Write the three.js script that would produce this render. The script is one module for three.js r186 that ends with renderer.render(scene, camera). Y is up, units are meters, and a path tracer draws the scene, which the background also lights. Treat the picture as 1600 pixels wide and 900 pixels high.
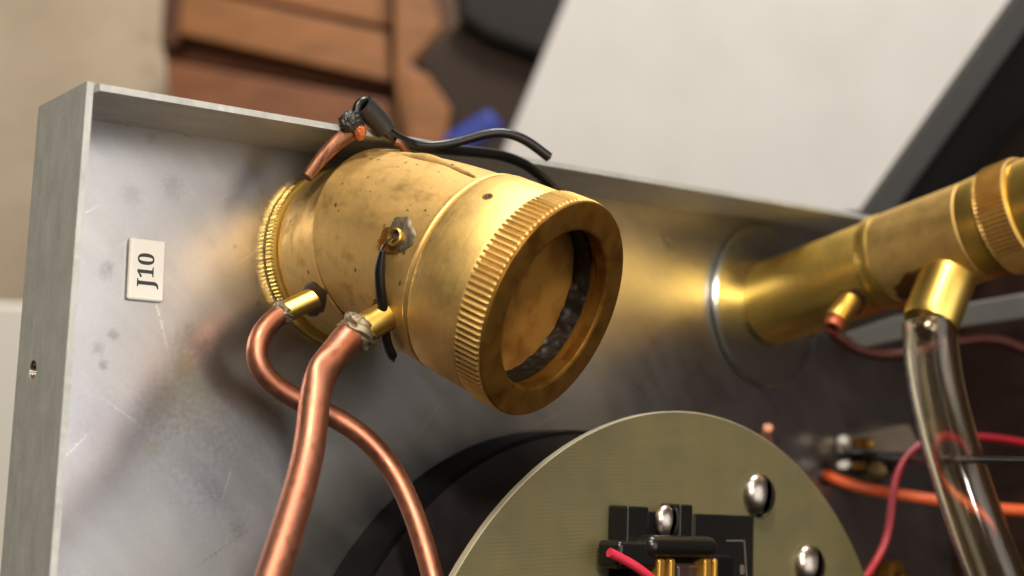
import * as THREE from 'three';
import { mergeGeometries, mergeVertices, toCreasedNormals } from 'three/addons/utils/BufferGeometryUtils.js';
import { RoundedBoxGeometry } from 'three/addons/geometries/RoundedBoxGeometry.js';
import { TextGeometry } from 'three/addons/geometries/TextGeometry.js';
import { FontLoader } from 'three/addons/loaders/FontLoader.js';
import { RectAreaLightUniformsLib } from 'three/addons/lights/RectAreaLightUniformsLib.js';

// ------------------------------------------------------------------ camera
// world frame: the metal plate is the plane z = 0, x to the right, y up, z out of the plate
const V = (x, y, z) => new THREE.Vector3(x, y, z);
const F = 2000;                                            // focal length in photo pixels (photo 1600 x 900)
const EYE = V(-0.1611, -0.0451, 0.2437);
const RIGHT = V(0.75332, 0.00712, 0.65762), DOWN = V(0.09187, -0.99128, -0.09451), FWD = V(0.65121, 0.13161, -0.7474);
const scene = new THREE.Scene();
const camera = new THREE.PerspectiveCamera(2 * Math.atan(450 / F) * 180 / Math.PI, 16 / 9, 0.01, 20);
camera.position.copy(EYE);
camera.quaternion.setFromRotationMatrix(new THREE.Matrix4().makeBasis(RIGHT, DOWN.clone().negate(), FWD.clone().negate()));
camera.focus = 0.258;
camera.userData.fStop = 12;
const dir = (px, py) => RIGHT.clone().multiplyScalar((px - 800) / F).addScaledVector(DOWN, (py - 450) / F).add(FWD);
const onZ = (px, py, z = 0) => { const d = dir(px, py); return EYE.clone().addScaledVector(d, (z - EYE.z) / d.z); };   // where a pixel's ray meets the height z above the plate
const at = (px, py, depth) => EYE.clone().addScaledVector(dir(px, py), depth);

// ------------------------------------------------------------------ lamps and exposure
RectAreaLightUniformsLib.init();
const renderer = new THREE.WebGLRenderer({ antialias: true });
renderer.toneMapping = THREE.LinearToneMapping;
renderer.toneMappingExposure = 0.96;
renderer.shadowMap.enabled = true;
scene.background = new THREE.Color().setRGB(0.022, 0.017, 0.012);     // dim indoor air behind everything
const LAMPS = [
  // name, label, position, target, width, height, colour, intensity
  ['desk_lamp', 'small warm white square lamp close above the photographer', V(-0.33, 0.2, 0.53), V(0, 0, 0), 0.06, 0.06, [1, 0.90, 0.78], 270],
  ['ceiling_lamp', 'warm square ceiling lamp above the metal tray', V(-0.9, 1.6, 0.9), V(0.03, -0.03, 0), 0.4, 0.4, [1, 0.89, 0.73], 76],
  ['added_sheen_panel', 'wide soft white light panel added for sheen on the metal tray', V(0.03, 0.2, 2.0), V(0, 0, 0), 1.5, 1.6, [0.97, 0.945, 0.94], 1.75],  // unseen panel added to put the bright sheen on the plate
  ['added_room_lamp', 'warm square lamp added above the wooden cabinet to brighten the background', V(0.55, 2.3, 0.1), V(1.1, 0.3, -1.5), 0.6, 0.6, [1, 0.95, 0.90], 64],  // added unseen source that brightens the wall, boards and cabinet
];

// ------------------------------------------------------------------ helpers
function rng(seed) { let s = seed >>> 0; return () => { s = (s + 0x6D2B79F5) | 0; let t = Math.imul(s ^ (s >>> 15), 1 | s); t = (t + Math.imul(t ^ (t >>> 7), 61 | t)) ^ t; return ((t ^ (t >>> 14)) >>> 0) / 4294967296; }; }
const rand = rng(7);
function lattice(seed, n = 256) { const r = rng(seed), a = new Float32Array(n * n); for (let i = 0; i < a.length; i++) a[i] = r(); return a; }
const LAT = [lattice(11), lattice(12), lattice(13)];
const GX = LAT.map((l) => l.map((a) => Math.cos(a * Math.PI * 2))), GY = LAT.map((l) => l.map((a) => Math.sin(a * Math.PI * 2)));
function vnoise(x, y, k = 0, px = 256, py = 256) {       // gradient noise, 0..1
  const fx = Math.floor(x), fy = Math.floor(y), u = x - fx, v = y - fy, m = (a, n) => ((a % n) + n) % n;
  const x0 = m(fx, px), x1 = m(fx + 1, px), y0 = m(fy, py) * 256, y1 = m(fy + 1, py) * 256, s = u * u * u * (u * (u * 6 - 15) + 10), t = v * v * v * (v * (v * 6 - 15) + 10), X = GX[k], Y = GY[k];
  const a = X[y0 + x0] * u + Y[y0 + x0] * v, b = X[y0 + x1] * (u - 1) + Y[y0 + x1] * v, c = X[y1 + x0] * u + Y[y1 + x0] * (v - 1), d = X[y1 + x1] * (u - 1) + Y[y1 + x1] * (v - 1);
  return clamp(0.5 + 0.72 * (a + (b - a) * s + (c - a) * t + (a - b - c + d) * s * t));
}
function fbm(x, y, o, k = 0, px = 256, py = 256) { let s = 0, w = 0.5, n = 0; for (let i = 0; i < o; i++) { s += w * vnoise(x, y, k, px, py); n += w; w *= 0.5; x *= 2; y *= 2; px = Math.min(256, px * 2); py = Math.min(256, py * 2); } return s / n; }
const mix = (a, b, t) => a + (b - a) * t, clamp = (x, a = 0, b = 1) => Math.min(b, Math.max(a, x)), smooth = (a, b, x) => { const t = clamp((x - a) / (b - a)); return t * t * (3 - 2 * t); };
function tex(w, h, fn, srgb, size = null) {            // fn(u, v) -> [r, g, b] 0..255 or a number; size: metres covered by one tile
  const d = new Uint8Array(w * h * 4);
  for (let j = 0; j < h; j++) for (let i = 0; i < w; i++) { const c = fn(i / w, j / h), o = (j * w + i) * 4; if (typeof c === 'number') d[o] = d[o + 1] = d[o + 2] = clamp(c, 0, 255); else { d[o] = clamp(c[0], 0, 255); d[o + 1] = clamp(c[1], 0, 255); d[o + 2] = clamp(c[2], 0, 255); } d[o + 3] = 255; }
  const t = new THREE.DataTexture(d, w, h); t.magFilter = t.minFilter = THREE.LinearFilter; t.wrapS = t.wrapT = THREE.RepeatWrapping;
  if (srgb) t.colorSpace = THREE.SRGBColorSpace;
  if (size) t.repeat.set(1 / size[0], 1 / size[1]);
  t.needsUpdate = true; return t;
}
const lin = (r, g, b) => new THREE.Color().setRGB(r, g, b);
const std = (o) => new THREE.MeshStandardMaterial(o), phy = (o) => new THREE.MeshPhysicalMaterial(o);

const used = {};
function numbered(n) { used[n] = (used[n] ?? -1) + 1; return used[n] ? n + '_' + String(used[n]).padStart(3, '0') : n; }
function thing(name, label, category, base = V(0, 0, 0), group) {
  const o = new THREE.Group(); o.name = numbered(name); o.position.copy(base); o.userData = { label, category }; if (group) o.userData.group = group; scene.add(o); return o;
}
function part(parent, name, geom, material, label) {   // geometry comes in world coordinates
  parent.updateWorldMatrix(true, false);
  const p = V(0, 0, 0).setFromMatrixPosition(parent.matrixWorld); geom.translate(-p.x, -p.y, -p.z);
  const m = new THREE.Mesh(geom, material); m.name = name; m.castShadow = m.receiveShadow = true; if (label) m.userData.label = label; parent.add(m); return m;
}
function single(name, label, category, geom, material, base, group) {
  geom.translate(-base.x, -base.y, -base.z);
  const m = new THREE.Mesh(geom, material); m.name = numbered(name); m.position.copy(base); m.userData = { label, category }; if (group) m.userData.group = group; m.castShadow = m.receiveShadow = true; scene.add(m); return m;
}
function frame(axis, ref = V(0, 1, 0)) {               // basis with Y = axis
  const y = axis.clone().normalize(), z = ref.clone().addScaledVector(y, -ref.dot(y)).normalize(), x = V(0, 0, 0).crossVectors(y, z); return { x, y, z };
}
function creased(g, angle) { g.scale(1e4, 1e4, 1e4); const r = toCreasedNormals(g, angle); r.scale(1e-4, 1e-4, 1e-4); return r; }   // the addon compares positions to a hundredth of a unit
// surface of revolution about C + s * axis; profile [[r, s], ...]; teeth = [count, depth, s0, s1] cuts a straight knurl between s0 and s1
function rev(profile, C, axis, { seg = 128, ref = V(1, -1, 0), crease = 0.6, teeth = null, wob = null } = {}) {
  const f = frame(axis, ref), P = [], U = [], I = [], n = profile.length, S = teeth ? teeth[0] * 6 : seg;
  let L = 0; const len = profile.map((p, i) => (i ? (L += Math.hypot(p[0] - profile[i - 1][0], p[1] - profile[i - 1][1])) : 0)), rm = Math.max(...profile.map((p) => p[0]));
  for (let i = 0; i < n; i++) for (let j = 0; j <= S; j++) {
    const th = j / S * Math.PI * 2; let r = profile[i][0];
    if (teeth && profile[i][1] >= teeth[2] && profile[i][1] <= teeth[3] && profile[i][2] !== 0) { const k = ((j % 6) / 6); r -= teeth[1] * (0.75 + 0.5 * hash2(Math.floor(j / 6) % teeth[0], 3)) * (k < 0.17 || k > 0.83 ? 1 : k < 0.34 || k > 0.66 ? 0.35 : 0); }
    if (wob) r += wob(th, profile[i][1]);
    const v = C.clone().addScaledVector(f.y, profile[i][1]).addScaledVector(f.z, r * Math.cos(th)).addScaledVector(f.x, r * Math.sin(th));
    P.push(v.x, v.y, v.z); U.push(th * rm, len[i]);
  }
  for (let i = 0; i < n - 1; i++) for (let j = 0; j < S; j++) { const a = i * (S + 1) + j, b = a + S + 1; I.push(a, a + 1, b, a + 1, b + 1, b); }
  const g = new THREE.BufferGeometry(); g.setAttribute('position', new THREE.Float32BufferAttribute(P, 3)); g.setAttribute('uv', new THREE.Float32BufferAttribute(U, 2)); g.setIndex(I);
  return creased(g, crease);
}
// sweep through rings [{c, n, r}]; closed ends optional
function loft(rings, { seg = 96, ref = V(1, -1, 0), crease = 0.7, caps = false, wob = null } = {}) {
  const P = [], U = [], I = []; let L = 0;
  rings.forEach((k, i) => {
    const f = frame(k.n, ref); if (i) L += k.c.distanceTo(rings[i - 1].c);
    for (let j = 0; j <= seg; j++) { const th = j / seg * Math.PI * 2; let r = k.r; if (wob) r += wob(th, i / (rings.length - 1)); const v = k.c.clone().addScaledVector(f.z, r * Math.cos(th) * (k.e ?? 1)).addScaledVector(f.x, r * Math.sin(th)); P.push(v.x, v.y, v.z); U.push(th * k.r, L); }
  });
  for (let i = 0; i < rings.length - 1; i++) for (let j = 0; j < seg; j++) { const a = i * (seg + 1) + j, b = a + seg + 1; I.push(a, a + 1, b, a + 1, b + 1, b); }
  if (caps) for (const i of [0, rings.length - 1]) { const o = P.length / 3, c = rings[i].c; P.push(c.x, c.y, c.z); U.push(0, 0); for (let j = 0; j < seg; j++) { const a = i * (seg + 1) + j; i ? I.push(a, a + 1, o) : I.push(a + 1, a, o); } }
  const g = new THREE.BufferGeometry(); g.setAttribute('position', new THREE.Float32BufferAttribute(P, 3)); g.setAttribute('uv', new THREE.Float32BufferAttribute(U, 2)); g.setIndex(I);
  return creased(g, crease);
}
// round bar along points with radius r (number or function of t); parallel-transported rings, capped
function bar(points, r, { n = 60, seg = 20, flat = null, hollow = 0, tension = 0.5, smoothing = 20 } = {}) {
  const cv = points.length > 2 ? new THREE.CatmullRomCurve3(points, false, 'centripetal', tension) : new THREE.LineCurve3(points[0], points[1]);
  if (points.length === 2) n = Math.min(n, 6);
  const ps = cv.getSpacedPoints(n); if (points.length > 3) for (let k = 0; k < smoothing; k++) { const q = ps.map((p) => p.clone()); for (let i = 1; i < n; i++) ps[i].copy(q[i - 1]).add(q[i + 1]).multiplyScalar(0.25).addScaledVector(q[i], 0.5); }
  const rad = (t) => (typeof r === 'function' ? r(t) : r), rings = [];
  let up = V(0.31, 0.2, 0.93);
  const P = [], N = [], U = [], I = []; let L = 0; const ends = [];
  const surf = (scale, inner) => {
    up = V(0.31, 0.2, 0.93); L = 0; const o0 = P.length / 3;
    for (let i = 0; i <= n; i++) {
      const tan = (i < n ? ps[i + 1] : ps[i]).clone().sub(i > 0 ? ps[i - 1] : ps[i]).normalize();
      up = up.clone().addScaledVector(tan, -up.dot(tan)).normalize(); const side = V(0, 0, 0).crossVectors(tan, up); if (i) L += ps[i].distanceTo(ps[i - 1]);
      const R = rad(i / n) * scale, e = flat ? flat(i / n) : 1; if (i === 0 || i === n) ends[i ? 1 : 0] = { tan, up: up.clone(), side, R0: rad(i / n), e };
      for (let j = 0; j <= seg; j++) { const th = j / seg * Math.PI * 2, c = Math.cos(th), q = Math.sin(th), v = ps[i].clone().addScaledVector(up, R * c * e).addScaledVector(side, R * q * (2 - e)), m = up.clone().multiplyScalar(c / e).addScaledVector(side, q / (2 - e)).normalize().multiplyScalar(inner ? -1 : 1); P.push(v.x, v.y, v.z); N.push(m.x, m.y, m.z); U.push(th * R, L); }
    }
    for (let i = 0; i < n; i++) for (let j = 0; j < seg; j++) { const a = o0 + i * (seg + 1) + j, b = a + seg + 1; inner ? I.push(a, b, a + 1, a + 1, b, b + 1) : I.push(a, a + 1, b, a + 1, b + 1, b); }
  };
  surf(1, false); if (hollow) surf(hollow, true);
  for (const k of [0, 1]) {                            // flat ends (rings for a hollow bar)
    const { tan, up: u, side, R0, e } = ends[k], o = P.length / 3, c0 = ps[k ? n : 0];
    for (const sc of [1, hollow]) for (let j = 0; j <= seg; j++) { const th = j / seg * Math.PI * 2, v = c0.clone().addScaledVector(u, R0 * sc * Math.cos(th) * e).addScaledVector(side, R0 * sc * Math.sin(th) * (2 - e)); P.push(v.x, v.y, v.z); N.push(tan.x * (k ? 1 : -1), tan.y * (k ? 1 : -1), tan.z * (k ? 1 : -1)); U.push(R0 * sc * Math.cos(th), R0 * sc * Math.sin(th)); }
    for (let j = 0; j < seg; j++) { const a = o + j, b = a + seg + 1; k ? I.push(a, a + 1, b, a + 1, b + 1, b) : I.push(a, b, a + 1, a + 1, b, b + 1); }
  }
  const g = new THREE.BufferGeometry(); g.setAttribute('position', new THREE.Float32BufferAttribute(P, 3)); g.setAttribute('normal', new THREE.Float32BufferAttribute(N, 3)); g.setAttribute('uv', new THREE.Float32BufferAttribute(U, 2)); g.setIndex(I);
  return g;
}
// solid from an outline [[a, b], ...] in the plane O + a*ex + b*ey, thickness t along ez
function prism(outline, O, ex, ey, t, { bevel = 0, holes = [], curve = 8 } = {}) {
  const sh = new THREE.Shape(outline.map((p) => new THREE.Vector2(p[0], p[1])));
  for (const [hx, hy, hr] of holes) { const h = new THREE.Path(); h.absarc(hx, hy, hr, 0, Math.PI * 2, true); sh.holes.push(h); }
  const g = new THREE.ExtrudeGeometry(sh, { depth: t - 2 * bevel, bevelEnabled: bevel > 0, bevelThickness: bevel, bevelSize: bevel, bevelOffset: -bevel, bevelSegments: 2, curveSegments: holes.length ? 28 : curve });
  if (bevel) g.translate(0, 0, bevel);
  const x = ex.clone().normalize(), y = ey.clone().normalize(), z = V(0, 0, 0).crossVectors(x, y);
  g.applyMatrix4(new THREE.Matrix4().makeBasis(x, y, z).setPosition(O)); return g;
}
function box(cx, cy, w, h, t, O, ex, ey, z0 = 0, r = 0.0006) {      // rounded box, centre (cx, cy) in the plane, from z0 to z0 + t
  const g = new RoundedBoxGeometry(w, h, t, 3, Math.min(r, w / 2.1, h / 2.1, t / 2.1)), x = ex.clone().normalize(), y = ey.clone().normalize(), z = V(0, 0, 0).crossVectors(x, y);
  g.translate(cx, cy, z0 + t / 2); g.applyMatrix4(new THREE.Matrix4().makeBasis(x, y, z).setPosition(O)); return g;
}
function blob(c, rx, ry, rz, axis = V(0, 0, 1), seed = 1, rough = 0.25) {   // lumpy ellipsoid, rz along axis
  const g = new THREE.IcosahedronGeometry(1, 12), p = g.attributes.position, f = frame(axis, V(1, 0.2, 0.1)), v = V(0, 0, 0);
  for (let i = 0; i < p.count; i++) { v.fromBufferAttribute(p, i); const k = 1 + rough * (vnoise(v.x * 2.3 + seed * 7, v.y * 2.3 + v.z * 3.1 + 20, 0) - 0.5) + rough * 0.5 * (vnoise(v.x * 5 + 9, v.y * 5 + v.z * 6 + seed * 3, 1) - 0.5); const w = c.clone().addScaledVector(f.x, v.x * rx * k).addScaledVector(f.z, v.y * ry * k).addScaledVector(f.y, v.z * rz * k); p.setXYZ(i, w.x, w.y, w.z); }
  const m = mergeVertices(g.deleteAttribute('normal').deleteAttribute('uv') && g); m.computeVertexNormals(); return m;
}
// thin lumpy sheet that follows a surface: hit(px, py) gives the surface point and normal, radii in photo pixels
function sheet(hit, px, py, rx, ry, lift, seed, ragged = 0.3) {
  const NR = 7, NT = 48, P = [], U = [], I = [];
  for (let i = 0; i <= NR; i++) for (let j = 0; j <= NT; j++) { const th = j / NT * Math.PI * 2, k = i / NR, w = 1 + ragged * 2 * (fbm(Math.cos(th) * 1.6 + seed * 5 + 20, Math.sin(th) * 1.6 + 30, 3, 1) - 0.5), q = hit(px + Math.cos(th) * rx * k * w, py + Math.sin(th) * ry * k * w), l = lift * (1 - k ** 3) * (0.7 + 0.6 * vnoise(px + Math.cos(th) * k * 5 + seed, Math.sin(th) * k * 5 + 9, 0)) - (k > 0.95 ? 0.00012 : 0) + 0.00006 * (k <= 0.95); const v = q.p.clone().addScaledVector(q.n, l); P.push(v.x, v.y, v.z); U.push(Math.cos(th) * k * 0.004, Math.sin(th) * k * 0.004); }
  for (let i = 0; i < NR; i++) for (let j = 0; j < NT; j++) { const a = i * (NT + 1) + j, b = a + NT + 1; I.push(a, b, a + 1, a + 1, b, b + 1); }
  const g = new THREE.BufferGeometry(); g.setAttribute('position', new THREE.Float32BufferAttribute(P, 3)); g.setAttribute('uv', new THREE.Float32BufferAttribute(U, 2)); g.setIndex(I); return creased(g, 1.2);
}
function hash2(x, y) { const s = Math.sin(x * 127.1 + y * 311.7) * 43758.5453; return s - Math.floor(s); };

// ------------------------------------------------------------------ materials
// bare zinc-plated sheet: cloudy patches, stains and fine scratches at their places on the plate
const PX0 = -0.09, PY0 = -0.30, PW = 0.36, PH = 0.36;
const marks = [  // photo pixel, radius (m), colour, strength
  [300, 535, 0.0035, [104, 101, 104], 0.42], [312, 548, 0.0022, [104, 101, 104], 0.3], [290, 572, 0.0024, [184, 172, 110], 0.6], [285, 600, 0.008, [178, 170, 132], 0.4], [310, 630, 0.007, [178, 168, 132], 0.36],
  [255, 640, 0.005, [140, 130, 110], 0.35], [242, 700, 0.0018, [170, 160, 92], 0.45], [165, 425, 0.0016, [130, 128, 132], 0.5], [170, 415, 0.001, [130, 128, 132], 0.5], [160, 571, 0.001, [92, 88, 98], 0.55], [176, 524, 0.0011, [112, 110, 118], 0.6],
  [152, 545, 0.0013, [120, 118, 126], 0.5], [237, 216, 0.0012, [128, 126, 130], 0.5], [270, 292, 0.0024, [136, 134, 138], 0.5], [205, 305, 0.0022, [140, 138, 142], 0.4], [330, 380, 0.0015, [146, 142, 144], 0.4], [403, 474, 0.0007, [110, 106, 110], 0.6], [410, 343, 0.0008, [100, 98, 98], 0.6], [366, 386, 0.0006, [120, 116, 118], 0.5],
  [300, 700, 0.009, [136, 130, 134], 0.35], [370, 750, 0.011, [132, 127, 128], 0.35], [170, 670, 0.007, [150, 146, 150], 0.35], [330, 560, 0.009, [172, 166, 140], 0.25], [372, 830, 0.002, [120, 112, 112], 0.4], [1120, 610, 0.005, [120, 110, 80], 0.3], [960, 640, 0.004, [120, 112, 92], 0.3], [560, 640, 0.008, [150, 144, 128], 0.25],
].map(([x, y, r, c, s]) => { const p = onZ(x, y, 0); return [p.x, p.y, r, c, s]; });
const scr = []; { const r = rng(31); for (let i = 0; i < 300; i++) { const x = PX0 + r() * PW, y = PY0 + r() * PH, a = (r() < 0.6 ? 0.75 : r() * 3.1) + (r() - 0.5) * 0.5, l = 0.004 + r() * r() * 0.03; scr.push([x, y, Math.cos(a), Math.sin(a), l, (r() - 0.4) * 52]); } const p = onZ(365, 715), q = onZ(345, 790), d = q.clone().sub(p), l = d.length(); scr.push([p.x, p.y, d.x / l, d.y / l, l, 30]); }
const TN = 1400, scrMap = new Float32Array(TN * TN);
for (const [x, y, cx, cy, l, k] of scr) for (let t = 0; t <= 1; t += 0.0006 / l * 0.35) { const w = Math.sin(t * Math.PI), i = Math.floor((x + cx * l * t - PX0) / PW * TN), j = Math.floor((y + cy * l * t - PY0) / PH * TN); if (i > 0 && j > 0 && i < TN - 1 && j < TN - 1) { scrMap[j * TN + i] = k * w; scrMap[j * TN + i + 1] = k * w * 0.5; } }
const plateColor = tex(TN, TN, (u, v) => {
  const x = PX0 + u * PW, y = PY0 + v * PH;
  const a = fbm(u * 14, v * 14, 4, 0) - 0.5, b = fbm(u * 46 + 9, v * 46, 3, 1) - 0.5, g = fbm((u + v) * 60, (u - v) * 9, 3, 2) - 0.5, fine = hash2(Math.floor(u * TN), Math.floor(v * TN)) - 0.5;
  const k = a * 20 + b * 9 + g * 14 + fine * 6 + scrMap[Math.floor(v * TN) * TN + Math.floor(u * TN)];
  let c = [197 + k + (fbm(u * 9 + 3, v * 9, 3, 1) - 0.5) * 8, 195 + k, 193 + k - (fbm(u * 9 + 3, v * 9, 3, 1) - 0.5) * 14];
  for (const [mx, my, r, mc, s] of marks) { const dx = x - mx, dy = y - my, d2 = dx * dx + dy * dy; if (d2 < r * r * 6) { const e = 0.55 * s * smooth(1.5, 0.1, Math.sqrt(d2) / r + (fbm(x * 900, y * 900, 3, 2) - 0.5) * 1.5); c = [mix(c[0], mc[0], e), mix(c[1], mc[1], e), mix(c[2], mc[2], e)]; } }
  return c;
}, true); 
const plateRough = tex(512, 512, (u, v) => 75 + (fbm(u * 14, v * 14, 4, 0) - 0.5) * 16 + (fbm((u + v) * 70, (u - v) * 20, 3, 1) - 0.5) * 14, false);
for (const t of [plateColor, plateRough]) { t.repeat.set(1 / PW, 1 / PH); t.offset.set(-PX0 / PW, -PY0 / PH); }
const plateBump = tex(512, 512, (u, v) => 128 + (fbm((u + v) * 64, (u - v) * 32, 4, 1, 64, 32) - 0.5) * 200, false, [0.03, 0.03]);
const mPlate = std({ map: plateColor, roughnessMap: plateRough, roughness: 1, metalness: 1, bumpMap: plateBump, bumpScale: 0.000004 });
const wallTex = tex(512, 512, (u, v) => { const k = (fbm(u * 6, v * 60, 4, 0, 6, 60) - 0.5) * 22 + (fbm(u * 40, v * 40, 3, 1, 40, 40) - 0.5) * 22 + (fbm(u * 8, v * 8, 3, 2, 8, 8) - 0.5) * 26; return [186 + k, 187 + k, 182 + k]; }, true, [0.06, 0.03]);
const mWall = std({ map: wallTex, roughness: 0.5, metalness: 0.4, bumpMap: plateBump, bumpScale: 0.000008 });

const brassScr = new Float32Array(1024 * 1024); { const r = rng(91); for (let i = 0; i < 520; i++) { const x = r() * 1024, y = r() * 1024, a = (r() < 0.55 ? 0.5 : r() * 3.14) + (r() - 0.5) * 0.6, l = 12 + r() * r() * 120, k = (r() - 0.45) * 0.34; for (let t = 0; t < l; t += 0.5) { const X = Math.floor(x + Math.cos(a) * t) & 1023, Y = Math.floor(y + Math.sin(a) * t) & 1023; brassScr[Y * 1024 + X] = k * Math.sin(t / l * Math.PI); } } for (let i = 0; i < 150; i++) { const x = r() * 1024, y = r() * 1024, R = 1.5 + r() * r() * 9, k = -(0.25 + r() * 0.35), e = 0.4 + r() * 1.4; for (let dy = -12; dy <= 12; dy++) for (let dx = -12; dx <= 12; dx++) { const d = Math.hypot(dx * e, dy) / R + (hash2(dx + i, dy) - 0.5) * 0.5; if (d < 1) brassScr[((Math.floor(y) + dy) & 1023) * 1024 + ((Math.floor(x) + dx) & 1023)] = k * (1 - d * d); } } }
const brassStain = tex(1024, 1024, (u, v) => {
  const a = fbm(u * 7, v * 7, 5, 0, 7, 7), b = fbm(u * 22, v * 22, 4, 1, 22, 22), sp = fbm(u * 48, v * 48, 2, 2, 48, 48), br = fbm(u * 3, v * 90, 4, 1, 3, 90) - 0.5;
  const dark = smooth(0.5, 0.72, a * 0.6 + b * 0.4) * 0.36 + smooth(0.76, 0.86, sp) * 0.3, k = 1 + br * 0.06 + brassScr[Math.floor(v * 1024) * 1024 + Math.floor(u * 1024)];
  return [mix(212, 152, dark) * k, mix(178, 112, dark) * k, mix(114, 54, dark) * k];
}, true, [0.045, 0.045]);
const brassRough = tex(512, 512, (u, v) => 136 + (fbm(u * 9, v * 9, 4, 0, 9, 9) - 0.5) * 50 + (fbm(u * 40, v * 40, 3, 1, 40, 40) - 0.5) * 20, false, [0.045, 0.045]);
const brassBump = tex(512, 512, (u, v) => 128 + (fbm(u * 60, v * 128, 3, 1, 60, 128) - 0.5) * 60 + (fbm(u * 48, v * 48, 3, 2, 48, 48) - 0.5) * 110, false, [0.04, 0.04]);
const brassTurn = tex(512, 512, (u, v) => { const br = fbm(u * 4, v * 128, 4, 1, 4, 128) - 0.5, a = fbm(u * 6, v * 6, 4, 0, 6, 6) - 0.5, k = 1 + br * 0.16 + a * 0.12; return [222 * k, 188 * k, 118 * k]; }, true, [0.045, 0.045]);
const brassOld = tex(512, 512, (u, v) => { const a = fbm(u * 6, v * 6, 5, 0, 6, 6), d = smooth(0.4, 0.75, a), sp = smooth(0.8, 0.9, fbm(u * 20, v * 20, 3, 2, 20, 20)) * 0.3; return [mix(176, 140, d) * (1 - sp), mix(132, 96, d) * (1 - sp), mix(64, 40, d) * (1 - sp)]; }, true, [0.04, 0.04]);
const mBody = std({ map: brassStain, roughnessMap: brassRough, roughness: 1.15, metalness: 1, bumpMap: brassBump, bumpScale: 0.00005 });
const mRing = phy({ anisotropy: 0.2, map: brassTurn, roughnessMap: brassRough, roughness: 1.05, metalness: 1, bumpMap: brassBump, bumpScale: 0.00003 });
const mOld = std({ map: brassOld, color: lin(0.62, 0.58, 0.52), roughnessMap: brassRough, roughness: 1.2, metalness: 1, bumpMap: brassBump, bumpScale: 0.00003 });
const mBright = std({ map: brassTurn, color: lin(1.08, 1.08, 0.74), roughness: 0.38, metalness: 1, bumpMap: brassBump, bumpScale: 0.00002 });
const copTex = tex(256, 256, (u, v) => { const a = fbm(u * 8, v * 8, 4, 0, 8, 8) - 0.5, s = fbm(u * 30, v * 4, 3, 1, 30, 4) - 0.5, k = 1 + a * 0.22 + s * 0.12; return [182 * k, 122 * k - a * 26, 98 * k - a * 30]; }, true, [0.02, 0.03]);
const copRough = tex(256, 256, (u, v) => 116 + (fbm(u * 12, v * 12, 4, 1, 12, 12) - 0.5) * 70, false, [0.02, 0.02]);
const mCopper = std({ map: copTex, roughnessMap: copRough, roughness: 1, metalness: 1 });
const tarnTex = tex(256, 256, (u, v) => { const a = fbm(u * 7, v * 7, 4, 0, 7, 7) - 0.5, d = smooth(0.45, 0.65, fbm(u * 12, v * 5, 4, 1, 12, 5)); return [mix(126, 92, d) + a * 50, mix(84, 56, d) + a * 40, mix(60, 40, d) + a * 34]; }, true, [0.012, 0.02]);
const mTarnish = std({ map: tarnTex, roughness: 0.5, metalness: 0.7 });
const solderTex = tex(256, 256, (u, v) => { const a = fbm(u * 10, v * 10, 4, 0, 10, 10) - 0.5; return [158 + a * 90, 148 + a * 88, 128 + a * 80]; }, true, [0.01, 0.01]);
const mSolder = std({ map: solderTex, color: lin(0.7, 0.66, 0.6), roughness: 0.55, metalness: 0.75 });
const mFlux = std({ color: lin(0.055, 0.03, 0.016), roughness: 0.45, metalness: 0.1 });
const mHole = std({ color: lin(0.012, 0.010, 0.008), roughness: 0.8 });
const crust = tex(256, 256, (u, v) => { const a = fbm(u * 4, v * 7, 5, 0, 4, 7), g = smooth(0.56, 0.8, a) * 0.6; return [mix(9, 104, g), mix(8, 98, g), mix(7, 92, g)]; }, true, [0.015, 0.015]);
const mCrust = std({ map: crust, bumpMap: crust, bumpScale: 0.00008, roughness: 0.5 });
const mFloor = std({ map: brassOld, color: lin(1.05, 0.95, 0.7), roughness: 0.55, metalness: 0.5 });
const mBlack = std({ color: lin(0.006, 0.0055, 0.005), roughness: 0.32 });
const mShrink = std({ color: lin(0.018, 0.015, 0.013), roughness: 0.5 });
const mMatBlack = phy({ color: lin(0.0025, 0.0025, 0.0025), roughness: 0.8, specularIntensity: 0.25 });
const drumTex = tex(512, 512, (u, v) => { const a = fbm(u * 8, v * 8, 4, 0, 8, 8), sp = smooth(0.86, 0.92, fbm(u * 60, v * 60, 2, 1, 60, 60)) * 70; return [34 + a * 22 + sp, 31 + a * 20 + sp, 32 + a * 21 + sp]; }, true, [0.05, 0.05]);
const mDrum = phy({ map: drumTex, roughness: 0.16, specularIntensity: 1, ior: 1.7 });
const pcbTex = tex(1024, 1024, (u, v) => {
  const w = Math.sin(v * Math.PI * 2 * 64) * 0.5 + Math.sin(v * Math.PI * 2 * 64 + 5 * fbm(u * 8, v * 8, 2, 0, 8, 8)) * 0.5, ww = Math.sin(u * Math.PI * 2 * 48) * 0.4, a = fbm(u * 5, v * 5, 4, 0, 5, 5) - 0.5, b = fbm(u * 3, v * 22, 4, 1, 3, 22) - 0.5, sp = smooth(0.88, 0.92, fbm(u * 40, v * 40, 2, 2, 40, 40));
  const k = 1 + w * 0.085 + ww * 0.02 + a * 0.12 + b * 0.05; return [97 * k + b * 9 + a * 10 + sp * 50, 90 * k + sp * 50, 60 * k - b * 6 + sp * 44];
}, true, [0.05, 0.05]);
const mPcb = phy({ map: pcbTex, roughness: 0.5, clearcoat: 0.25, clearcoatRoughness: 0.35 });
const mPcbEdge = std({ color: lin(0.30, 0.27, 0.18), roughness: 0.7 });
const steelTex = tex(256, 256, (u, v) => { const a = fbm(u * 14, v * 14, 4, 0, 14, 14) - 0.5; return [196 + a * 60, 188 + a * 58, 180 + a * 54]; }, true, [0.01, 0.01]);
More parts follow.
